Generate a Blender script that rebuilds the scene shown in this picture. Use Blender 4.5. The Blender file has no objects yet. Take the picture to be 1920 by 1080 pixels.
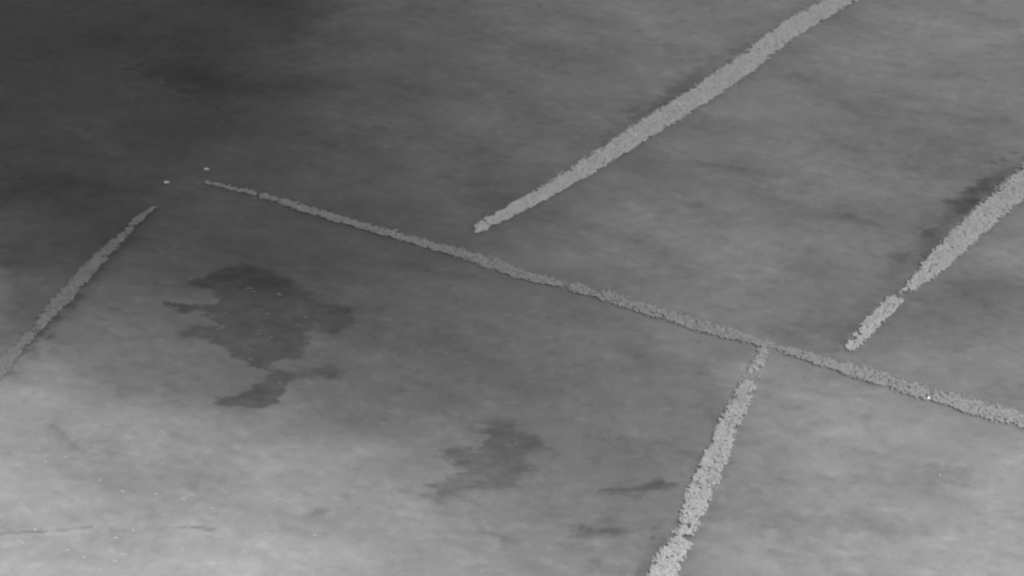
import bpy, bmesh, math, random
import numpy as np
from mathutils import Vector, Matrix
rng = np.random.default_rng(7); random.seed(7)
S = bpy.context.scene; C = S.collection
CALIB = False

# ------------------------------------------------------------------ camera
CAM_H, PITCH, HFOV = 900.0, math.radians(38.0), math.radians(32.0)
cam_d = bpy.data.cameras.new('camera'); cam = bpy.data.objects.new('camera', cam_d); C.objects.link(cam)
cam.location = (0, 0, CAM_H); cam.rotation_euler = (math.pi/2-PITCH, 0, 0)
cam_d.sensor_width = 36; cam_d.lens = 18/math.tan(HFOV/2); cam_d.clip_start = 1; cam_d.clip_end = 60000
S.camera = cam
S.cycles.filter_width = 2.5        # the long lens and its video sensor are soft
# ------------------------------------------------------------------ sky, sun, exposure
SUN_EL, SUN_AZ = math.radians(55), math.radians(128)      # azimuth clockwise from +Y (north)
to_sun = Vector((math.sin(SUN_AZ)*math.cos(SUN_EL), math.cos(SUN_AZ)*math.cos(SUN_EL), math.sin(SUN_EL)))
W = bpy.data.worlds.new('World'); S.world = W; W.use_nodes = True
nt = W.node_tree; bg = nt.nodes['Background']
sky = nt.nodes.new('ShaderNodeTexSky'); sky.sky_type = 'NISHITA'; sky.sun_disc = False
sky.sun_elevation = SUN_EL; sky.sun_rotation = SUN_AZ
bw = nt.nodes.new('ShaderNodeRGBToBW')                    # the camera that took the picture is monochrome
nt.links.new(sky.outputs[0], bw.inputs[0]); nt.links.new(bw.outputs[0], bg.inputs[0]); bg.inputs[1].default_value = 0.06
sl = bpy.data.lights.new('sun', 'SUN'); sl.energy = 1.5; sl.angle = math.radians(10); sl.color = (1, 1, 1)
sun = bpy.data.objects.new('sun', sl); C.objects.link(sun)
sun.rotation_euler = (-to_sun).to_track_quat('-Z', 'Y').to_euler()
S.view_settings.view_transform = 'Standard'; S.view_settings.look = 'None'
S.view_settings.gamma = 1; S.view_settings.use_curve_mapping = False
S.view_settings.exposure = 2.3

# ------------------------------------------------------------------ layout: picture points to ground points
TW = math.tan(HFOV/2); cp, sp = math.cos(PITCH), math.sin(PITCH)
def P(px, py, z=0.0):
    px = np.asarray(px, float); py = np.asarray(py, float)
    u = (px-960)/960*TW; v = (540-py)/960*TW
    dx, dy, dz = u, cp+v*sp, -sp+v*cp
    t = (z-CAM_H)/dz
    return np.stack([dx*t, dy*t], -1)

# ------------------------------------------------------------------ numpy noise
_perm = np.random.default_rng(3).permutation(512); _perm = np.concatenate([_perm, _perm]); _val = np.random.default_rng(4).random(512)
def vnoise(x, y, seed=0):
    xi = np.floor(x).astype(int); yi = np.floor(y).astype(int); fx = x-xi; fy = y-yi
    fx = fx*fx*fx*(fx*(fx*6-15)+10); fy = fy*fy*fy*(fy*(fy*6-15)+10)
    def h(a, b): return _val[_perm[(_perm[(a+seed*17) & 511]+b) & 511]]
    return ((h(xi, yi)*(1-fx)+h(xi+1, yi)*fx)*(1-fy)+(h(xi, yi+1)*(1-fx)+h(xi+1, yi+1)*fx)*fy)*2-1
def fbm(x, y, s, n=4, seed=0, g=.55):
    o = 0; a = 1; t = 0
    for k in range(n):
        c_, s_ = math.cos(k*.9), math.sin(k*.9)
        o = o+a*vnoise((x*c_-y*s_)/s+k*13.1, (x*s_+y*c_)/s+k*7.7, seed+k); t += a; a *= g; s /= 2.03
    return o/t*1.6

def shepard(pts, vals, x, y, s=28.0, p=2.2, ax=1.35):
    num = np.zeros_like(x); den = np.zeros_like(x)
    for (a, b), v in zip(pts, vals):
        w = (((x-a)/ax)**2+(y-b)**2+s*s)**(-p); num += w*v; den += w
    return num/den

# ------------------------------------------------------------------ names, labels
def tag(o, label=None, cat=None, group=None, kind=None):
    for k, v in (('label', label), ('category', cat), ('group', group), ('kind', kind)):
        if v: o[k] = v
    return o
def link_mesh(name, verts, faces, mats, parent=None):
    me = bpy.data.meshes.new(name); me.from_pydata(verts, [], faces)
    for m in mats: me.materials.append(m)
    o = bpy.data.objects.new(name, me); C.objects.link(o); o.parent = parent
    return o

# ------------------------------------------------------------------ soil tone with part of the broad shading painted in: (picture x, y, reflectance)
SOIL_SHADE = [
#SOIL_SHADE_BEGIN
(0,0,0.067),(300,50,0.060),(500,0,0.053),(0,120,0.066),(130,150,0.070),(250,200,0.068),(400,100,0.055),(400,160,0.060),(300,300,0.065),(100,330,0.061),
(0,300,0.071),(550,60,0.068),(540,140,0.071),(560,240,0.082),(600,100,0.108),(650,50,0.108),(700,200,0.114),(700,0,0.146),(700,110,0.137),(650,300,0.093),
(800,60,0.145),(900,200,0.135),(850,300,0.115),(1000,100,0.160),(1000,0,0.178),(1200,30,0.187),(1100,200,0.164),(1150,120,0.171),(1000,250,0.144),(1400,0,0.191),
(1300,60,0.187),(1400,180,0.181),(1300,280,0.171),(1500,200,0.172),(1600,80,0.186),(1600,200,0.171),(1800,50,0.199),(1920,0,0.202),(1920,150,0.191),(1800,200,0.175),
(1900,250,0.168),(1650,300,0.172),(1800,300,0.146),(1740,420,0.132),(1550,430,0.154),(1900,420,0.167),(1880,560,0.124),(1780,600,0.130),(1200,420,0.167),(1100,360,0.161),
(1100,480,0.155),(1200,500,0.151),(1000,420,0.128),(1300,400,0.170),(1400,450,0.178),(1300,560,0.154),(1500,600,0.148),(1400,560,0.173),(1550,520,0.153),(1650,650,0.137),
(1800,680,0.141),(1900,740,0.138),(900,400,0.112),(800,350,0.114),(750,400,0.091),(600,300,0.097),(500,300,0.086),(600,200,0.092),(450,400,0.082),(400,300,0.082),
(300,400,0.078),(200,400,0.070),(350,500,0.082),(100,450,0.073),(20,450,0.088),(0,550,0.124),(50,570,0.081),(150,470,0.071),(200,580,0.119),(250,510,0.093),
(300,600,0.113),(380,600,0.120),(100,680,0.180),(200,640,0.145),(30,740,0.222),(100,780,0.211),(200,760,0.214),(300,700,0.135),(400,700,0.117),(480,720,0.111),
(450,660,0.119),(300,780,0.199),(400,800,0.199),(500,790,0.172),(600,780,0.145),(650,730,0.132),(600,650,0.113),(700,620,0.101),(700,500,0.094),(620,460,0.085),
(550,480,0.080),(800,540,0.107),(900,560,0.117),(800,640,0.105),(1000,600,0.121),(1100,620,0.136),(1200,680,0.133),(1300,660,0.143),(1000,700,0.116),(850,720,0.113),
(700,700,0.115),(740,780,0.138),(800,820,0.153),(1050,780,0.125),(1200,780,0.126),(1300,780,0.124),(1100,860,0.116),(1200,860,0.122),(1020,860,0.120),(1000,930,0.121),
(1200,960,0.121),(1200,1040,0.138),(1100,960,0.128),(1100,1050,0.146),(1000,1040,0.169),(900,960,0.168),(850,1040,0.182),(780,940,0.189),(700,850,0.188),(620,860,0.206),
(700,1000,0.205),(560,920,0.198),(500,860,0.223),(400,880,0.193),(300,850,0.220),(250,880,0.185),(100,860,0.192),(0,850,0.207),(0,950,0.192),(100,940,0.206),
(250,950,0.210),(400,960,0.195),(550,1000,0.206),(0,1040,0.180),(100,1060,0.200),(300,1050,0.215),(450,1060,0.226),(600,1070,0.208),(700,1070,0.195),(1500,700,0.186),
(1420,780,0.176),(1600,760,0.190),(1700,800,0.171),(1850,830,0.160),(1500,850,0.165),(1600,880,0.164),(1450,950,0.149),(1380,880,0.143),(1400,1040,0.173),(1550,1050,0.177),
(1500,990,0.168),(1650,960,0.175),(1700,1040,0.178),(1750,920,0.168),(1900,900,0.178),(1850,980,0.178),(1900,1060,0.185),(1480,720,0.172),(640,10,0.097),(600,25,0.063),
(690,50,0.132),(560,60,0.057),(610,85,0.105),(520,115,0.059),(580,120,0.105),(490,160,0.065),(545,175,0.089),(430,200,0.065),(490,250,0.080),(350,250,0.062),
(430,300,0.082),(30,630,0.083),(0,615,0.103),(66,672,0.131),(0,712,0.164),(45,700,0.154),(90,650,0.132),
#SOIL_SHADE_END
]
# local soil marks, and belt-side shade painted in: x, y, rx, ry (picture px), tilt deg, factor
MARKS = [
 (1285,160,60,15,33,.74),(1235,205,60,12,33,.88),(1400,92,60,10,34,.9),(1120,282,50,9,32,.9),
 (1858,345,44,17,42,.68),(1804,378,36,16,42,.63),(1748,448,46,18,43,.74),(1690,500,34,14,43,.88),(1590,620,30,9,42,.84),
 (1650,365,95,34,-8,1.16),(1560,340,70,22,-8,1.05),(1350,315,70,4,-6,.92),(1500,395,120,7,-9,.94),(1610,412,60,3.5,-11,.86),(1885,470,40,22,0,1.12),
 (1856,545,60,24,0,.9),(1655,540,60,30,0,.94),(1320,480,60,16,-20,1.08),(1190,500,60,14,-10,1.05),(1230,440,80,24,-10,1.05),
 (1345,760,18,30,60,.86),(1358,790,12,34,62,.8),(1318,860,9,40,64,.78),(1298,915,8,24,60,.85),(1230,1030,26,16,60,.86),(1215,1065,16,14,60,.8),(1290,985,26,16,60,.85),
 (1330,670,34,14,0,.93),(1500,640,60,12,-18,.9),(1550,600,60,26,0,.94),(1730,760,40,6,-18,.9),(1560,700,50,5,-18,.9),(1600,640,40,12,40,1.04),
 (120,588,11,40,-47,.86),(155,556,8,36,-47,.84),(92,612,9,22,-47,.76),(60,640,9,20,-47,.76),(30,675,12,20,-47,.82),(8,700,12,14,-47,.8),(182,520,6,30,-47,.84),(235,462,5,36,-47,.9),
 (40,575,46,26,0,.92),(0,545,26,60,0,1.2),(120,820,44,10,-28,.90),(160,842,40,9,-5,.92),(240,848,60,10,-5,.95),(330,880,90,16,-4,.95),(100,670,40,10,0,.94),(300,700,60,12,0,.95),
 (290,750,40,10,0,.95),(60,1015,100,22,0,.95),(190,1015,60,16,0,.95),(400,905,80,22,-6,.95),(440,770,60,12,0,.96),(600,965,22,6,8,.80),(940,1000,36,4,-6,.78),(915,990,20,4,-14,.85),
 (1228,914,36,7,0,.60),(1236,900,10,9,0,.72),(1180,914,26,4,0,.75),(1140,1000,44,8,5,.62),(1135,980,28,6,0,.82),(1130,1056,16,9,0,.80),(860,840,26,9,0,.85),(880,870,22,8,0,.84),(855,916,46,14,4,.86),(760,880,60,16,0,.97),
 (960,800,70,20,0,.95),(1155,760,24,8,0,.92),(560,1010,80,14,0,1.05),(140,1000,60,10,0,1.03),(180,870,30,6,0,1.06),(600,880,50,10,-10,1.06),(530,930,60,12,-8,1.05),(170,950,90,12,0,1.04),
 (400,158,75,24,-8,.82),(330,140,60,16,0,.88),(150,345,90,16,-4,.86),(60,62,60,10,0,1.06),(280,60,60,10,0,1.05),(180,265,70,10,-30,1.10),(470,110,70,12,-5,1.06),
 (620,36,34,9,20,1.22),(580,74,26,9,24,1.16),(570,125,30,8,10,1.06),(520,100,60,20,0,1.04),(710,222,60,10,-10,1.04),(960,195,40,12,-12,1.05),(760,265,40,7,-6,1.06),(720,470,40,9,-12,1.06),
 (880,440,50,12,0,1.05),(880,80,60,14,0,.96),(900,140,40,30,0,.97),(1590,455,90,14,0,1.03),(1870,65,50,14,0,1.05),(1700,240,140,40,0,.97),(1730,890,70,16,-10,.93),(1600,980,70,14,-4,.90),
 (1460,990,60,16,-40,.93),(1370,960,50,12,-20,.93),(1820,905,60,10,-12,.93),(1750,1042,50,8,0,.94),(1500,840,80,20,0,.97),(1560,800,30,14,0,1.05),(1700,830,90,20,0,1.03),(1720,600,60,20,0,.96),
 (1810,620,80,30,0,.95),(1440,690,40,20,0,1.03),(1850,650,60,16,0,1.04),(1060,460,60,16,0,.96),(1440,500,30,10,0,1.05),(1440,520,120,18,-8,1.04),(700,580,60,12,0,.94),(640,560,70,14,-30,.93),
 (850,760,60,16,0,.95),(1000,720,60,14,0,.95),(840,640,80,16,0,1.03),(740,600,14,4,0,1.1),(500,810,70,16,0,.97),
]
# pale dry-grass ribbons where a belt thins out: points and half width, factor
RIBBONS = [([(372,336),(450,354),(540,380),(640,412)],5.5,1.22),([(1438,648),(1424,680),(1404,722),(1396,760)],17,1.15),([(1436,648),(1480,654),(1550,676)],9,1.08),
           ([(1400,780),(1380,840),(1352,900),(1330,950)],18,1.07),([(1730,520),(1690,556),(1650,590),(1595,648)],15,1.08),([(1115,556),(1180,580),(1250,606)],10,1.04),([(1620,715),(1700,745),(1800,775),(1910,806)],9,1.05)]
TRACKS = [([(-20,1000),(40,997),(100,995),(170,987)],1.8,.62),([(232,996),(262,996),(300,992),(330,988),(355,987),(400,992)],1.8,.66),([(205,993),(235,995)],2,.8),([(20,1003),(110,1001),(165,994)],2.2,1.16),([(330,996),(380,1000),(420,1004)],2.5,1.1),([(95,806),(125,822),(160,846)],4,.86),([(1460,645),(1540,664)],1.5,.8),
          ([(1290,300),(1330,308),(1400,318)],1.8,.78),([(1560,397),(1600,404),(1648,421)],1.8,.70),([(1280,340),(1420,366),(1560,398)],2.2,.93),([(1610,716),(1640,724),(1668,731)],1.6,.86),([(850,470),(900,492)],1.3,.9)]

def seg_dist(x, y, pts):
    d = np.full(x.shape, 1e9)
    for (ax, ay), (bx, by) in zip(pts[:-1], pts[1:]):
        vx, vy = bx-ax, by-ay; t = np.clip(((x-ax)*vx+(y-ay)*vy)/(vx*vx+vy*vy), 0, 1)
        d = np.minimum(d, np.hypot(x-ax-t*vx, y-ay-t*vy))
    return d

SX, SY = [], []
for a, b, _ in SOIL_SHADE: SX.append(tuple(P(a, b)))
def soil_shade_tone(x, y):
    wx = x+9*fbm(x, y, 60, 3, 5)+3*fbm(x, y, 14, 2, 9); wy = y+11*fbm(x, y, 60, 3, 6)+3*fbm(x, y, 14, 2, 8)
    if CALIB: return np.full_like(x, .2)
    t = np.exp(shepard(SX, [math.log(v) for *_, v in SOIL_SHADE], wx, wy))
    t = t*np.exp(.09*fbm(x/1.5, y, 85, 4, 11)+.026*fbm(x/1.3, y, 15, 4, 21))
    r1 = fbm(x/1.5+y*.35, y, 34, 4, 81); t = t*np.exp(.13*np.clip(r1-.1, 0, 1)-.16*np.clip(-.15-r1, 0, 1)+.12*np.clip(fbm(x/1.4, y, 8, 3, 85)-.35, 0, 1)-.12*np.clip(fbm(x/1.5, y, 8, 3, 88)-.4, 0, 1))
    xr, yr = x*.95-y*.31, y*.95+x*.31                     # faint streaks lying along the old tillage
    st_ = fbm(xr/3.2, yr, 13, 4, 95); t = t*np.exp(.040*np.clip(st_+.1, -1, 1)*np.clip(.6+fbm(x, y, 160, 2, 97), 0, 1.4)+.16*np.clip(fbm(xr/2.0, yr, 5, 2, 99)-.45, 0, 1)-.20*np.clip(fbm(xr/2.2, yr, 6, 3, 101)-.45, 0, 1))
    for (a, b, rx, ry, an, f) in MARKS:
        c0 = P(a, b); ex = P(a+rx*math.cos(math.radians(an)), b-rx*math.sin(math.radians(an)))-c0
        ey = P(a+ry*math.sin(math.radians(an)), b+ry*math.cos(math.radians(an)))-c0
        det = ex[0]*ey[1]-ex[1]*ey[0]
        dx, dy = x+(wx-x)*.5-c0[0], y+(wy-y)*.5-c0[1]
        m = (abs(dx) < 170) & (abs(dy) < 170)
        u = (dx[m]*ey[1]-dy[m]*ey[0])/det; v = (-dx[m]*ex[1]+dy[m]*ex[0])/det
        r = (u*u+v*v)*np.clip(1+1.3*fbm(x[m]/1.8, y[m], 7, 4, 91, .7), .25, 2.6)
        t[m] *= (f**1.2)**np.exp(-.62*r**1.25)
    for pts, hw, f in RIBBONS+TRACKS:
        gp = [P(*p) for p in pts]; w = hw*.50
        k = .35 if hw > 3 else .05
        d = seg_dist(x+(wx-x)*k+(fbm(x, y, 5, 2, 31)*w*.6), y+(wy-y)*k+(fbm(x, y, 5, 2, 32)*w*.6), gp)
        t *= f**(np.exp(-(d/w)**2)*np.clip(.8+.9*fbm(x, y, 22, 2, 33), 0, 1.4))
    return t

# ------------------------------------------------------------------ materials
def mat(name, rough=.95):
    m = bpy.data.materials.new(name); m.use_nodes = True; n = m.node_tree
    b = n.nodes['Principled BSDF']; b.inputs['Roughness'].default_value = rough
    b.inputs['Specular IOR Level'].default_value = .15
    return m, n, b
def noise_mul(n, base_socket, b, layers):
    """multiply a value socket by noise layers (scale, amount, stretch) and feed the base colour"""
    tc = n.nodes.new('ShaderNodeNewGeometry'); cur = base_socket
    for sc, am, st in layers:
        mp = n.nodes.new('ShaderNodeMapping'); mp.inputs['Scale'].default_value = (1/st, 1, 1)
        nz = n.nodes.new('ShaderNodeTexNoise'); nz.inputs['Scale'].default_value = sc; nz.inputs['Detail'].default_value = 4; nz.inputs['Roughness'].default_value = .6
        n.links.new(tc.outputs['Position'], mp.inputs[0]); n.links.new(mp.outputs[0], nz.inputs['Vector'])
        mr = n.nodes.new('ShaderNodeMapRange'); mr.inputs[1].default_value = .25; mr.inputs[2].default_value = .75
        mr.inputs[3].default_value = 1-am; mr.inputs[4].default_value = 1+am; n.links.new(nz.outputs['Fac'], mr.inputs[0])
        mm = n.nodes.new('ShaderNodeMath'); mm.operation = 'MULTIPLY'; n.links.new(cur, mm.inputs[0]); n.links.new(mr.outputs[0], mm.inputs[1]); cur = mm.outputs[0]
    n.links.new(cur, b.inputs['Base Color'])
def tone_mat(name, layers):
    m, n, b = mat(name)
    at = n.nodes.new('ShaderNodeAttribute'); at.attribute_name = 'tone'
    noise_mul(n, at.outputs['Fac'], b, layers)
    bp = n.nodes.new('ShaderNodeBump'); bp.inputs['Strength'].default_value = .35; bp.inputs['Distance'].default_value = .12
    nz = n.nodes.new('ShaderNodeTexNoise'); nz.inputs['Scale'].default_value = .5; nz.inputs['Detail'].default_value = 5
    g = n.nodes.new('ShaderNodeNewGeometry'); n.links.new(g.outputs['Position'], nz.inputs['Vector']); n.links.new(nz.outputs['Fac'], bp.inputs['Height']); n.links.new(bp.outputs[0], b.inputs['Normal'])
    return m
def plain_mat(name, v, am=.15, sc=1.0, rough=.9):
    m, n, b = mat(name, rough)
    va = n.nodes.new('ShaderNodeValue'); va.outputs[0].default_value = v
    noise_mul(n, va.outputs[0], b, [(sc, am, 1)])
    return m
M_soil = tone_mat('soil', [(1.3, .15, 1.0), (.55, .05, 1.1), (.12, .03, 1.5)]) if not CALIB else tone_mat('soil', [])
M_wet = tone_mat('damp_soil', [(1.2, .12, 1.0), (.4, .06, 1.2), (.12, .08, 1.5)])
def foliage_mat(name, v):
    m, n, b = mat(name)
    va = n.nodes.new('ShaderNodeValue'); va.outputs[0].default_value = v
    noise_mul(n, va.outputs[0], b, [(.05, .08, 1), (.3, .07, 1), (1.6, .04, 1)])
    tr = n.nodes.new('ShaderNodeBsdfTranslucent'); mx = n.nodes.new('ShaderNodeMixShader'); mx.inputs[0].default_value = .3
    n.links.new(b.inputs['Base Color'].links[0].from_socket, tr.inputs[0]); out = n.nodes['Material Output']
    n.links.new(b.outputs[0], mx.inputs[1]); n.links.new(tr.outputs[0], mx.inputs[2]); n.links.new(mx.outputs[0], out.inputs[0])
    return m
LEAF = .46
MB = {k: foliage_mat('pale_foliage', v) for k, v in (('far', .56), ('right', .50), ('long', .35), ('near', .44), ('left', .27))}
M_leaf = foliage_mat('pale_foliage', LEAF); MS = {k: foliage_mat('shrub_foliage', v) for k, v in (('far', .48), ('right', .38), ('long', .32), ('near', .37), ('left', .265))}
M_bark = plain_mat('bark', .12)
M_tuft = plain_mat('dry_grass', .19, .12, .8)

# ------------------------------------------------------------------ ground
def height(x, y):
    w = np.exp(-((x/900)**4+((y-1230)/800)**4))
    return w*(.7*fbm(x, y, 120, 3, 41)+.12*fbm(x, y, 14, 3, 44))
def ground_z(x, y): return float(height(np.array([x], float), np.array([y], float))[0])
def axis(a, b, step, far):
    mid = list(np.arange(a, b+.01, step)); lo, hi = [], []
    d = step
    while (a-sum(lo) if lo else a) > -far+a:
        d *= 1.35; lo.append(d)
        if sum(lo) > far: break
    d = step
    while True:
        d *= 1.35; hi.append(d)
        if sum(hi) > far: break
    L = [a-s for s in np.cumsum(lo)][::-1]; H = [mid[-1]+s for s in np.cumsum(hi)]
    return np.array(L+mid+H)
gx = axis(-640, 640, 2.0, 16000); gy = axis(790, 1760, 2.0, 16000)
X, Y = np.meshgrid(gx, gy); xf, yf = X.ravel(), Y.ravel()
def grid_object(name, xs, ys, zs, nx, ny, tone, material, keep=None):
    co = np.stack([xs, ys, zs], -1)
    i, j = np.meshgrid(np.arange(nx-1), np.arange(ny-1)); a = (j*nx+i).ravel()
    F = np.stack([a, a+1, a+1+nx, a+nx], -1)
    if keep is not None:
        F = F[keep[F].all(1)]; used = np.unique(F); re = np.full(len(co), -1); re[used] = np.arange(len(used))
        F = re[F]; co = co[used]; tone = tone[used]
    me = bpy.data.meshes.new(name); me.vertices.add(len(co)); me.vertices.foreach_set('co', co.astype(np.float32).ravel())
    me.loops.add(F.size); me.loops.foreach_set('vertex_index', F.astype(np.int32).ravel())
    me.polygons.add(len(F)); me.polygons.foreach_set('loop_start', np.arange(0, F.size, 4, dtype=np.int32)); me.polygons.foreach_set('loop_total', np.full(len(F), 4, np.int32))
    me.polygons.foreach_set('use_smooth', np.ones(len(F), bool))
    at = me.attributes.new('tone', 'FLOAT', 'POINT'); at.data.foreach_set('value', tone.astype(np.float32))
    me.materials.append(material); me.update(calc_edges=True)
    o = bpy.data.objects.new(name, me); C.objects.link(o); return o
g = grid_object('ground', xf, yf, height(xf, yf), len(gx), len(gy), soil_shade_tone(xf, yf), M_soil); g['kind'] = 'structure'

# ------------------------------------------------------------------ damp patches: ragged sheets on the field
def in_poly(x, y, poly):
    ins = np.zeros(x.shape, bool); n = len(poly)
    for i in range(n):
        ax, ay = poly[i]; bx, by = poly[(i+1) % n]
        c = ((ay > y) != (by > y)) & (x < (bx-ax)*(y-ay)/(by-ay+1e-12)+ax); ins ^= c
    return ins
def patch(name, polys, depth, soft, warp, holes, label, cat, rim=1.1):
    G = [[tuple(P(a, b)) for a, b in p] for p in polys]
    al = np.array([q for p in G for q in p]); x0, y0 = al.min(0)-14; x1, y1 = al.max(0)+14
    xs = np.arange(x0, x1, 1.0); ys = np.arange(y0, y1, 1.0); Xp, Yp = np.meshgrid(xs, ys); xp, yp = Xp.ravel(), Yp.ravel()
    wx = xp+.95*warp*(fbm(xp/2.2, yp, 7, 4, 51, .7)); wy = yp+.42*warp*(fbm(xp/3, yp, 6, 4, 52, .7))
    sd = np.full(xp.shape, -1e9)
    for p in G:
        d = seg_dist(wx, wy, p+[p[0]]); sd = np.maximum(sd, np.where(in_poly(wx, wy, p), d, -d))
    for (a, b, rx, ry, q) in holes:
        c0 = P(a, b); e = math.hypot(rx, 0)
        r = np.hypot((wx-c0[0])/(rx*.45), (wy-c0[1])/(ry*.75)); sd = sd-q*np.exp(-r*r)
    sd = sd+soft*.5*fbm(xp/2, yp, 20, 3, 55)
    sf = soft*(1+rim*np.clip((xp-al[:, 0].mean()+(yp-al[:, 1].mean())*.6)/45, 0, 1))
    k = np.clip((sd+sf*.62+1.6*fbm(xp/1.6, yp, 3.2, 2, 58))/sf, 0, 1); k = k*k*(3-2*k)
    base = soil_shade_tone(xp, yp)
    tone = base*(1-depth*k*(.86+.34*fbm(xp/1.7, yp, 15, 5, 57, .7)))
    o = grid_object(name, xp, yp, height(xp, yp)+.05, len(xs), len(ys), tone, M_wet, keep=(k > .01))
    return tag(o, label, cat, kind='structure')
A1 = [(283,523),(305,532),(340,532),(372,524),(400,513),(428,500),(460,495),(492,500),(520,514),(545,533),(563,542),(590,553),(620,570),(645,585),(658,600),(650,616),(630,624),(610,622),(592,612),(580,620),(582,640),(570,655),(555,666),(520,669),(504,680),(515,692),(560,699),(600,693),(615,689),(632,704),(615,710),(580,708),(540,717),(536,732),(526,744),(492,746),(480,740),(484,726),(498,714),(508,703),(498,690),(470,680),(450,669),(438,660),(450,655),(420,645),(400,636),(370,632),(332,628),(360,618),(388,611),(410,616),(424,612),(405,598),(390,590),(380,584),(350,585),(333,578),(303,570),(318,564),(335,568),(355,574),(385,572),(402,568),(405,558),(400,552),(385,544),(370,534),(345,536),(320,540),(300,536)]
A2 = [(403,749),(425,746),(446,746),(470,739),(500,738),(522,746),(531,755),(505,763),(470,766),(440,761)]
patch('damp_patch', [A1, A2], .43, 5.0, 6.0, [(494,543,14,6,5),(522,549,16,6,5),(492,590,12,6,5),(505,598,9,5,4),(415,560,10,4,3),(535,680,16,7,4),(416,590,12,5,4)],
      'large dark ragged damp patch with fingers pointing left in the left field', 'damp patch') if not CALIB else None
B = [(878,800),(925,794),(962,800),(1000,815),(1010,832),(988,852),(972,880),(952,902),(905,908),(862,926),(828,932),(808,914),(850,904),(872,892),(882,872),(850,866),(832,850),(862,846),(900,850),(896,835),(905,815)]
patch('damp_patch', [B], .38, 10, 10, [(895,825,18,10,9),(905,868,14,8,7),(870,880,12,6,5)], 'smaller blurred dark damp patch in the field left of the near tree belt', 'damp patch') if not CALIB else None

# ------------------------------------------------------------------ added gobo out of view, thickness shaped to shade the fields
GOBO_Z = 1500.0
off = np.array([to_sun.x, to_sun.y])/to_sun.z*GOBO_Z
CT = [(200,60,1.0),(450,200,.92),(-200,200,1.0),(150,330,.92),(700,350,.66),(700,100,.74),(1000,300,.52),(1300,250,.42),(1800,200,.36),(1200,600,.40),(1800,550,.30),(800,650,.50),(450,560,.60),(100,560,.62),
      (1500,850,.18),(1000,850,.30),(600,800,.28),(150,760,.14),(300,950,.03),(900,1000,.08),(1850,1000,.03),(-300,900,.03),(2200,900,.08),(-400,500,.5),(2300,200,.3),(600,-300,.8),(1500,-300,.5),(-300,-300,.9),(960,1400,0),(0,1400,0),(2000,1400,0)]
cpts = [tuple(P(a, max(b, -350))) for a, b, _ in CT]
cx = np.arange(-1500, 1501, 50.0); cy = np.arange(200, 2801, 50.0); CX, CY = np.meshgrid(cx, cy)
th = shepard(cpts, [v for *_, v in CT], CX, CY, s=110, p=2.5, ax=1.2)
edge = np.clip((1500-abs(CX))/400, 0, 1)*np.clip((2800-CY)/500, 0, 1)*np.clip((CY-200)/300, 0, 1)
th = 300*th*edge*(1+.06*fbm(CX, CY, 260, 3, 61))+2
nx, ny = len(cx), len(cy)
vx = (CX+off[0]).ravel(); vy = (CY+off[1]).ravel(); bump_ = 6*fbm(CX, CY, 150, 2, 65).ravel()
vb = np.stack([vx, vy, GOBO_Z+bump_], -1); vt = np.stack([vx, vy, GOBO_Z+bump_+th.ravel()], -1)
F = []
N = nx*ny
for j in range(ny-1):
    for i in range(nx-1):
        a = j*nx+i; F.append((a, a+nx, a+nx+1, a+1)); F.append((N+a, N+a+1, N+a+1+nx, N+a+nx))
rim = [i for i in range(nx)]+[j*nx+nx-1 for j in range(1, ny)]+[(ny-1)*nx+i for i in range(nx-2, -1, -1)]+[j*nx for j in range(ny-2, 0, -1)]
for a, b in zip(rim, rim[1:]+rim[:1]): F.append((a, b, N+b, N+a))
cm = bpy.data.materials.new('cloud_gobo'); cm.use_nodes = True; cn = cm.node_tree; cn.nodes.clear()
co_ = cn.nodes.new('ShaderNodeOutputMaterial'); pv = cn.nodes.new('ShaderNodeVolumePrincipled'); pv.inputs['Density'].default_value = .013; pv.inputs['Color'].default_value = (.5, .5, .5, 1)
cn.links.new(pv.outputs[0], co_.inputs['Volume'])
cl = link_mesh('cloud_gobo', np.concatenate([vb, vt]).tolist(), F, [cm]); cl['kind'] = 'stuff'
cl['label'] = 'broad grey gobo added out of view above the fields, shaped to darken the upper left'
for p_ in cl.data.polygons: p_.use_smooth = True

# ------------------------------------------------------------------ trees
def crown_mesh(seed, r, h, base, nleaf, leaf):
    """irregular crown of many leaf clumps between z=base and z=base+h"""
    q = np.random.default_rng(seed); V = []; Fc = []
    lobes = [(q.normal(0, r*.42), q.normal(0, r*.42), base+h*q.uniform(.45, .6), r*q.uniform(.5, .75)) for _ in range(5)]
    for k in range(nleaf):
        lx, ly, lz, lr = lobes[k % 5]
        d = q.normal(size=3); d /= np.linalg.norm(d); d[2] = abs(d[2])*1.0 if q.random() < .75 else d[2]
        rr = lr*q.uniform(.7, 1.08)
        c = np.array([lx, ly, lz])+d*rr*math.sqrt(q.uniform(.15, 1))*np.array([1, 1, h/r*.26])
        n = d*.28+np.array([0, 0, 1.])+q.normal(0, .11, 3); n /= np.linalg.norm(n)
        t = np.cross(n, q.normal(size=3)); t /= np.linalg.norm(t); b = np.cross(n, t)
        s = leaf*q.uniform(.6, 1.25); i = len(V)
        V += [tuple(c-t*s), tuple(c+b*s*.8), tuple(c+t*s), tuple(c-b*s*.8-n*s*.3)]; Fc.append((i, i+1, i+2, i+3))
    return V, Fc
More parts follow.
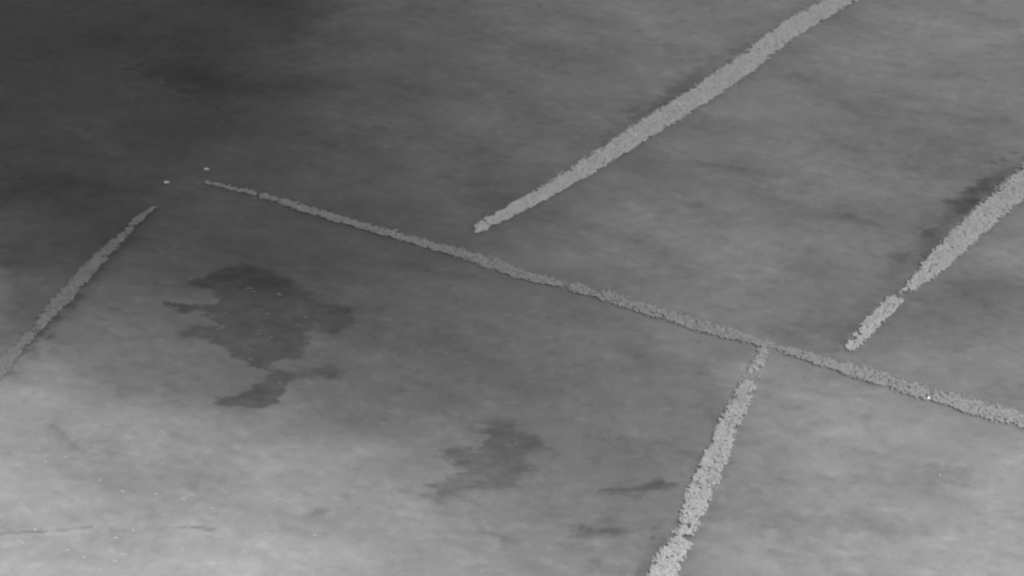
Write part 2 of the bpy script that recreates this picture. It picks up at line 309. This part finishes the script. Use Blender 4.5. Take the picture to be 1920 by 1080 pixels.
def trunk_mesh(h, r, seed):
    q = random.Random(seed); bm = bmesh.new(); rings = []
    for k, (z, rr) in enumerate([(-.4, r*1.3), (h*.35, r), (h*.75, r*.6), (h, r*.2)]):
        ox, oy = (q.uniform(-.15, .15), q.uniform(-.15, .15)) if k else (0, 0)
        rings.append([bm.verts.new((ox+rr*math.cos(a*math.pi/3), oy+rr*math.sin(a*math.pi/3), z)) for a in range(6)])
    for a, b in zip(rings, rings[1:]):
        for i in range(6): bm.faces.new((a[i], a[(i+1) % 6], b[(i+1) % 6], b[i]))
    for k in range(4):                                     # limbs
        an = k*1.6+q.random(); z = h*(.4+.12*k); L = .8
        e = Vector((math.cos(an)*L, math.sin(an)*L, z+L*.8)); s0 = Vector((0, 0, z)); sd = Vector((-math.sin(an), math.cos(an), 0))*r*.35
        v = [bm.verts.new(p) for p in (s0+sd, s0-sd, s0+Vector((0, 0, r*.6)), e)]
        for f in ((0, 1, 3), (1, 2, 3), (2, 0, 3)): bm.faces.new([v[i] for i in f])
    me = bpy.data.meshes.new('trunk'); bm.to_mesh(me); bm.free(); me.materials.append(M_bark); return me
CR = [crown_mesh(s, 1.95+.2*(s % 3), 1.3+.25*(s % 4), .7, 96, .56) for s in range(8)]
def as_mesh(name, V, Fc, m):
    me = bpy.data.meshes.new(name); me.from_pydata(V, [], Fc); me.materials.append(m); return me
crown_me = [as_mesh('crown', V, Fc, M_leaf) for V, Fc in CR]; trunk_me = [trunk_mesh(2.4, .15, s) for s in range(4)]

BELTS = {
 'far':   dict(pts=[(1600,-16,15),(1560,8,15),(1475,58,16),(1400,117,17),(1300,185,17),(1200,247,16),(1100,312,14),(1040,347,11),(1000,371,10),(940,403,9),(893,428,7)], gaps=[]),
 'right': dict(pts=[(1960,302,22),(1915,345,22),(1850,400,21),(1790,458,20),(1755,490,18),(1738,508,14),(1714,532,9),(1690,556,9),(1672,568,11),(1656,584,13),(1634,606,13),(1612,630,9),(1590,651,5)], gaps=[(1702,546,28,.36),(1604,638,20,.5),(1668,570,12,.6)]),
 'long':  dict(fray=1.45, sp=1.85, tone=.38, pts=[(384,339,1.2),(410,345,1.6),(455,356,2),(490,364,2.5),(520,374,3.5),(560,387,4.5),(635,410,4.5),(765,447,5),(855,472,6),(910,489,8),(976,511,7),(1007,521,6),(1033,526,5),(1055,533,3),(1085,538,8),(1115,549,4),(1140,554,8),(1186,570,8),(1225,582,9),(1257,591,8),(1300,606,8.5),(1355,621,8),(1400,632,6),(1435,644,5),(1456,650,1),(1480,656,5),(1520,668,6),(1555,680,8),(1630,702,10),(1705,726,10.5),(1745,741,8),(1780,748,11),(1855,772,11.5),(1915,786,11),(1960,800,11)],
               gaps=[(1740,748,11,.12),(1058,533,9,.5),(1112,548,8,.5),(1458,650,14,.1),(700,430,30,.75),(590,396,26,.8),(540,381,26,.62),(430,350,60,.45)]),
 'near':  dict(fray=1.25, pts=[(1434,652,6),(1424,676,9),(1408,708,12),(1396,735,14),(1380,766,17),(1364,798,16),(1350,836,18),(1339,862,19),(1327,892,20),(1308,928,20),(1296,960,19),(1288,984,18),(1282,1004,17),(1272,1020,17),(1257,1042,20),(1246,1066,22),(1236,1100,23)], gaps=[(1418,690,36,.42),(1392,738,16,.5),(1385,752,8,.5),(1288,985,24,.42),(1262,1006,14,.35),(1372,784,9,.45),(1320,905,9,.6),(1240,1060,9,.5)]),
 'left':  dict(tone=.42, pts=[(290,388,1),(275,398,3),(262,407,5),(246,424,4),(232,440,4),(210,460,7),(175,495,9),(145,527,10),(125,552,10),(103,573,9),(80,600,8),(64,617,5),(52,628,8),(40,642,4),(23,662,9),(5,682,12),(-22,708,13)], gaps=[(246,424,10,.55),(64,617,9,.3),(39,644,8,.2),(225,447,8,.5),(190,480,10,.7)]),
}
def sample_belt(pts, gaps, spacing, spread=1.0, zc=2.2, seed=1):
    q = np.random.default_rng(seed); out = []
    pc = P([p[0] for p in pts], [p[1] for p in pts], zc)
    pr = []
    for i, (a, b, hw) in enumerate(pts):                   # half-width on the ground, across the belt
        j0, j1 = max(i-1, 0), min(i+1, len(pts)-1)
        dx, dy = pts[j1][0]-pts[j0][0], pts[j1][1]-pts[j0][1]; L = math.hypot(dx, dy)
        e = P(a-dy/L*hw, b+dx/L*hw, zc)-pc[i]; pr.append(e)
    pr = np.array(pr); cells = {}
    total = 0
    for i in range(len(pts)-1):
        L = np.linalg.norm(pc[i+1]-pc[i]); w = np.linalg.norm(pr[i])+np.linalg.norm(pr[i+1])
        n = int(L*w/(spacing**2)*6)+4
        t = q.random(n); u = q.uniform(-1, 1, n)*spread
        pp = pc[i]*(1-t)[:, None]+pc[i+1]*t[:, None]+(pr[i]*(1-t)[:, None]+pr[i+1]*t[:, None])*u[:, None]
        px = pts[i][0]*(1-t)+pts[i+1][0]*t; py = pts[i][1]*(1-t)+pts[i+1][1]*t
        keep = abs(u) <= (.92+.34*fbm(pp[:, 0], pp[:, 1], 7, 3, 71, .8))*(1 if spread <= 1 else spread*q.uniform(.6, 1.08, n)**1.5)
        pk = np.ones(n)
        for (ga, gb, gr, gp) in gaps: pk = np.where(np.hypot(px-ga, py-gb) < gr, np.minimum(pk, gp), pk)
        keep &= (pk >= 1) | ((fbm(pp[:, 0], pp[:, 1], 6, 1, 77)*.5+.5)*.55+.45*q.random(n)**2 <= pk*.72)
        for m in np.nonzero(keep)[0]:
            p = pp[m]; ck = (int(p[0]//spacing), int(p[1]//spacing)); ok = True
            for a in (-1, 0, 1):
                for b in (-1, 0, 1):
                    for (g1, g2) in cells.get((ck[0]+a, ck[1]+b), ()):
                        if (g1-p[0])**2+(g2-p[1])**2 < spacing**2: ok = False
            if ok: cells.setdefault(ck, []).append((p[0], p[1])); out.append((p[0], p[1], px[m], py[m], u[m]))
    return out
BELT_LABEL = {
 'far': 'straight unbroken pale tree belt running from the top edge down to mid picture',
 'right': 'thick pale tree belt at the right edge with a gap before its lower tip',
 'long': 'longest and thinnest tree belt crossing the fields from upper left to right edge',
 'near': 'upper remainder of the pale tree belt that runs down off the bottom edge',
 'left': 'short broken tree belt leaving through the left edge'}
allt = []
if not CALIB:
    for bi, (bn, bd) in enumerate(BELTS.items()):
        for (x, y, px, py, u) in sample_belt(bd['pts'], bd['gaps'], bd.get('sp', 1.72), seed=20+bi):
            allt.append((math.hypot(x, y), bn, x, y, px, py, u))
allt.sort()
def spot_label(bn, px, py, u):
    side = ('left flank', 'core', 'right flank')[0 if u < -.4 else 2 if u > .4 else 1] if bn == 'near' else ('upper flank', 'core', 'lower flank')[0 if u < -.4 else 2 if u > .4 else 1]
    if bn == 'near':
        for lim, w in ((1045, 'where the near belt meets the bottom edge'), (1005, 'in the near belt clump below its thin spot'), (950, 'in the thin spot low in the near belt'),
                       (905, 'in the near belt just above its thin spot'), (870, 'in the near belt at its widest'), (830, 'of the near belt level with the small damp patch'),
                       (790, 'in the upper half of the near belt'), (740, 'in the near belt just below the bright bale'), (0, 'at the wispy top of the near belt')):
            if py >= lim: return 'pale tree, %s, %s' % (side, w), 'trees '+w
    if bn == 'long':
        w = 'at the right picture edge' if px > 1840 else 'right of the bale in the notch' if px > 1745 else 'left of the bale in the notch'
        return 'pale tree on the %s of the long belt, %s' % (side, w), 'trees of the long belt '+w
    w = {'right': 'belt at the right edge', 'left': 'broken belt at the left edge', 'far': 'far straight belt'}[bn]
    return 'pale tree on the %s of the %s' % (side, w), 'trees of the '+w
inframe = [t for t in allt if -10 < t[4] < 1930 and t[5] < 1088]
single = set(inframe[:290])
rest = {k: ([], []) for k in BELTS}
for i, t in enumerate(allt):
    _, bn, x, y, px, py, u = t
    k = rng.integers(8); s = rng.uniform(.72, 1.12); rot = rng.uniform(0, 6.283); z = ground_z(x, y)
    if t in single:
        root = bpy.data.objects.new('tree', None); C.objects.link(root); root.location = (x, y, z); root.rotation_euler = (0, 0, rot); root.scale = (s, s, s*rng.uniform(.85, 1.2)); root.empty_display_size = 1
        lab, grp = spot_label(bn, px, py, u); tag(root, lab, 'tree', grp)
        for nm, me in (('crown', crown_me[k]), ('trunk', trunk_me[k % 4])):
            o = bpy.data.objects.new(nm, me); C.objects.link(o); o.parent = root
            if nm == 'crown': o.material_slots[0].link = 'OBJECT'; o.material_slots[0].material = MB[bn]
    else:
        V, Fc = CR[k]; Va, Fa = rest[bn]; n0 = len(Va); c_, s_ = math.cos(rot)*s, math.sin(rot)*s
        Va += [(x+a*c_-b*s_, y+a*s_+b*c_, z+c*s) for a, b, c in V]; Fa += [tuple(q+n0 for q in f) for f in Fc]
        tm = trunk_me[k % 4]; n0 = len(Va)
        Va += [(x+v.co.x*s, y+v.co.y*s, z+v.co.z*s) for v in list(tm.vertices)[:24]]
        Fa += [tuple(n0+r*6+q for q in (i_, (i_+1) % 6))+tuple(n0+(r+1)*6+q for q in ((i_+1) % 6, i_)) for r in range(3) for i_ in range(6)]
for bn, (Va, Fa) in rest.items():
    if Fa: tag(link_mesh('tree_belt', Va, Fa, [MB[bn]]), BELT_LABEL[bn], 'tree belt', 'shelterbelts between the fields', 'stuff')
# undergrowth: low shrubs filling the belts and straggling past their ends
SH = [crown_mesh(100+s, 1.5, 1.3, -.1, 26, .6) for s in range(4)]
for bi, (bn, bd) in enumerate(BELTS.items()):
    if CALIB: break
    Va, Fa = [], []
    gp = [(a, b, r, min(1, p*1.45)) for a, b, r, p in bd['gaps']]
    for (x, y, px, py, u) in sample_belt(bd['pts'], gp, 1.9, bd.get('fray', 1.2), .8, 60+bi):
        V, Fc = SH[rng.integers(4)]; s = rng.uniform(.6, 1.15); rot = rng.uniform(0, 6.28); n0 = len(Va); z = ground_z(x, y); c_, s_ = math.cos(rot)*s, math.sin(rot)*s
        Va += [(x+a*c_-b*s_, y+a*s_+b*c_, z+c*s) for a, b, c in V]; Fa += [tuple(q+n0 for q in f) for f in Fc]
    o = link_mesh('undergrowth', Va, Fa, [MS[bn]]); o['kind'] = 'stuff'
    o['label'] = 'low pale scrub under the '+{'far': 'far straight', 'right': 'right-hand', 'long': 'long thin', 'near': 'near', 'left': 'broken left'}[bn]+' tree belt'

# ------------------------------------------------------------------ pale grass tussocks and bushes standing in the fields
def clump(px, py, wpx, hpx, label, group, name='grass_tussock', cat='tussock', m=None, tall=.5):
    c = P(px, py); rx = wpx*.22; ry = hpx*.36; q = np.random.default_rng(int(px*7+py)); V = []; Fc = []
    lob = [(q.uniform(-.45, .45), q.uniform(-.4, .4), q.uniform(.3, .6)) for _ in range(4)]
    for k in range(int(14+rx*ry*3.2)):
        lb = lob[k % 4]; r = math.sqrt(q.random()); a = q.uniform(0, 6.283); x = rx*(lb[0]+lb[2]*r*math.cos(a)); y = ry*(lb[1]+lb[2]*r*math.sin(a))
        z = ground_z(c[0]+x, c[1]+y); h = tall*q.uniform(.5, 1.2)*(1-.6*r); w = .35*q.uniform(.6, 1.2); t = q.uniform(0, 3.14); dx, dy = math.cos(t)*w, math.sin(t)*w; lx, ly = q.normal(0, .25, 2)
        i = len(V); V += [(x-dx, y-dy, z-.05), (x+dx, y+dy, z-.05), (x+dx*.5+lx, y+dy*.5+ly, z+h), (x-dx*.5+lx, y-dy*.5+ly, z+h), (x-dy, y+dx, z+.12+h*.3), (x+dy, y-dx, z+.12+h*.3)]
        w *= .7; V += [(x-w*.9, y-w*.7, z+h*.6), (x+w, y-w*.6, z+h*.5), (x+w*.8, y+w*.7, z+h*.75), (x-w, y+w*.6, z+h*.7)]; Fc += [(i, i+1, i+2, i+3), (i+6, i+7, i+8, i+9)]
    o = link_mesh(name, V, Fc, [m or M_tuft]); o.location = (c[0], c[1], 0)
    return tag(o, label, cat, group)
T_A = [(356,524,8,3),(463,541,12,3),(470,541,14,3),(522,552,10,4),(464,541,9,2),(476,547,8,3),(524,554,9,4),(493,583,12,3),(500,590,14,4),(484,627,10,3),(509,633,10,4),(527,646,14,3),(425,589,9,3),(412,618,16,3),(550,614,8,3),(573,595,12,4),(570,641,9,3),(556,611,6,2),(470,676,14,4),(472,713,8,3),(522,719,16,3),(395,605,8,3),(505,637,6,3)]
T_L = [(87,866,10,4),(136,825,6,3),(123,856,7,3),(34,872,14,4),(188,900,8,4),(230,921,10,3),(293,926,8,3),(345,935,16,6),(360,928,8,5),(398,954,11,3),(526,934,18,6),(518,938,12,4),(518,890,10,3),(500,1000,10,3),(590,1005,20,3),(35,1015,18,4),(42,1018,8,4),(127,1031,8,3),(158,1044,8,3),(218,1008,12,3),(230,1038,20,3),(215,1052,14,3),(340,1030,8,3),(580,1040,8,3),(188,1068,8,3),(545,878,8,3),(90,1000,7,2)]
T_M = [(900,826,14,5),(893,829,8,4),(968,830,6,3),(944,866,6,3),(875,885,8,3),(785,1033,10,4),(740,610,5,3),(1730,513,10,5),(853,632,12,4),(675,954,20,3)]
# ------------------------------------------------------------------ vehicles, bales
M_tuft2 = plain_mat('pale_grass', .34, .12, .8)
M_paint = plain_mat('white_paint', .50, .05, .6, .5); M_canvas = plain_mat('canvas', .42, .08, 1.0, .85); M_glass = plain_mat('window_glass', .03, .02, 1, .15); M_rub = plain_mat('rubber', .03, .1, 2, .8); M_straw_bright = plain_mat('fresh_straw', .75, .08, 3); M_straw = plain_mat('straw', .34, .12, 3)
M_lamp = plain_mat('lamp_glass', .6, .02, 1, .2)
def box_me(name, sx, sy, sz, m, bevel=.06, taper=0):
    bm = bmesh.new(); bmesh.ops.create_cube(bm, size=1); bmesh.ops.scale(bm, vec=(sx, sy, sz), verts=bm.verts)
    for v in bm.verts:
        if v.co.z > 0 and v.co.x > 0: v.co.x -= taper
    if bevel: bmesh.ops.bevel(bm, geom=bm.edges[:], offset=bevel, segments=2, affect='EDGES')
    me = bpy.data.meshes.new(name); bm.to_mesh(me); bm.free(); me.materials.append(m); return me
def cyl_me(name, r, d, m, seg=20, bevel=.03):
    bm = bmesh.new(); bmesh.ops.create_cone(bm, cap_ends=True, segments=seg, radius1=r, radius2=r, depth=d)
    bmesh.ops.rotate(bm, matrix=Matrix.Rotation(math.pi/2, 3, 'X'), verts=bm.verts)
    if bevel: bmesh.ops.bevel(bm, geom=[e for e in bm.edges if len(e.link_faces) == 2 and e.calc_face_angle(0) > 1], offset=bevel, segments=2, affect='EDGES')
    me = bpy.data.meshes.new(name); bm.to_mesh(me); bm.free(); me.materials.append(m); return me
def put(name, me, parent, loc, rot=(0, 0, 0)):
    o = bpy.data.objects.new(name, me); C.objects.link(o); o.parent = parent; o.location = loc; o.rotation_euler = rot; return o
def truck(px, py, heading, label):
    c = P(px, py); r = bpy.data.objects.new('parked_truck', None); C.objects.link(r); r.location = (c[0], c[1], ground_z(*c)); r.rotation_euler = (0, 0, heading); r.scale = (.8, .8, .8)
    tag(r, label, 'truck', 'vehicles at the crossing of the belts')
    put('chassis', box_me('chassis', 5.6, .9, .3, M_rub, .03), r, (0, 0, .75))
    bed = put('load_bed', box_me('load_bed', 3.5, 2.2, .6, M_paint), r, (-1.0, 0, 1.25))
    bm = bmesh.new(); n = 8; rows = []
    for x in (-1.72, -.6, .6, 1.72):
        rows.append([bm.verts.new((x, -1.08*math.cos(math.pi*k/n), .3+1.25*math.sin(math.pi*k/n)**.55)) for k in range(n+1)])
    for a, b in zip(rows, rows[1:]):
        for k in range(n): bm.faces.new((a[k], b[k], b[k+1], a[k+1]))
    bm.faces.new(rows[0]); bm.faces.new(rows[-1][::-1])
    me = bpy.data.meshes.new('canvas_cover'); bm.to_mesh(me); bm.free(); me.materials.append(M_canvas); put('canvas_cover', me, bed, (0, 0, 0))
    cab = put('cab', box_me('cab', 1.7, 2.1, 1.6, M_paint, .12, .35), r, (1.85, 0, 1.65))
    put('windscreen', box_me('windscreen', .04, 1.7, .6, M_glass, .01), cab, (.70, 0, .30), (0, -.22, 0))
    for s in (-1, 1):
        put('side_window', box_me('side_window', .7, .04, .5, M_glass, .01), cab, (-.05, s*1.055, .32))
        put('headlight', cyl_me('headlight', .14, .06, M_lamp, 12, 0), r, (2.74, s*.75, 1.1), (0, 0, math.pi/2))
        for x in (1.8, -.9, -2.0):
            w = put('wheel', cyl_me('wheel', .5, .32, M_rub), r, (x, s*.95, .5)); put('rim', cyl_me('rim', .24, .34, M_paint, 12, 0), w, (0, 0, 0))
def bale(px, py, rot, label, s=1.0, m=None):
    c = P(px, py); r = bpy.data.objects.new('straw_bale', None); C.objects.link(r); r.location = (c[0], c[1], ground_z(*c)); r.rotation_euler = (0, 0, rot); r.scale = (s, s, s); tag(r, label, 'bale', 'pale round bales')
    me = cyl_me('straw', .85, 1.4, m or M_straw, 28, .12)
    q = random.Random(5)
    for v in me.vertices: v.co *= 1+q.uniform(-.02, .02)
    put('straw', me, r, (0, 0, .83))
    for y in (-.4, 0, .4): put('twine', cyl_me('twine', .875, .04, M_canvas, 28, 0), r, (0, y, .83))
if not CALIB:
    truck(388, 319, math.radians(-14), 'pale canvas-covered truck on the dark field, right and upper of the two')
    truck(313, 344, math.radians(2), 'pale canvas-covered truck just above the tip of the broken left belt')
    bale(1388, 726, .6, 'bright round bale at the upper tip of the near belt', 1.15, M_straw_bright)
    bale(1741, 749, 1.2, 'bright round bale in the dark notch on the lower side of the long belt', 1.35, M_straw_bright)
    bale(1035, 530, .2, 'pale round bale in the thin middle stretch of the long belt', 1.0)
    bale(66, 995, .9, 'pale round bale on the track in the lower left, leftmost of the pair', .85)
    bale(250, 996, .3, 'pale round bale on the track in the lower left, right one of the pair', .9)
    bale(1761, 893, .5, 'small pale round bale alone in the lower right field', .75)
if not CALIB:
    for t in T_A: clump(*t, 'small pale grass tussock inside the large dark damp patch', 'pale tussocks in the large damp patch')
    for t in T_L: clump(*t, 'small pale grass tussock in the bright lower left field', 'pale tussocks in the lower left field', m=M_tuft2)
    for t in T_M: clump(*t, 'small pale grass tussock in the middle of the central field', 'pale tussocks in the central field')
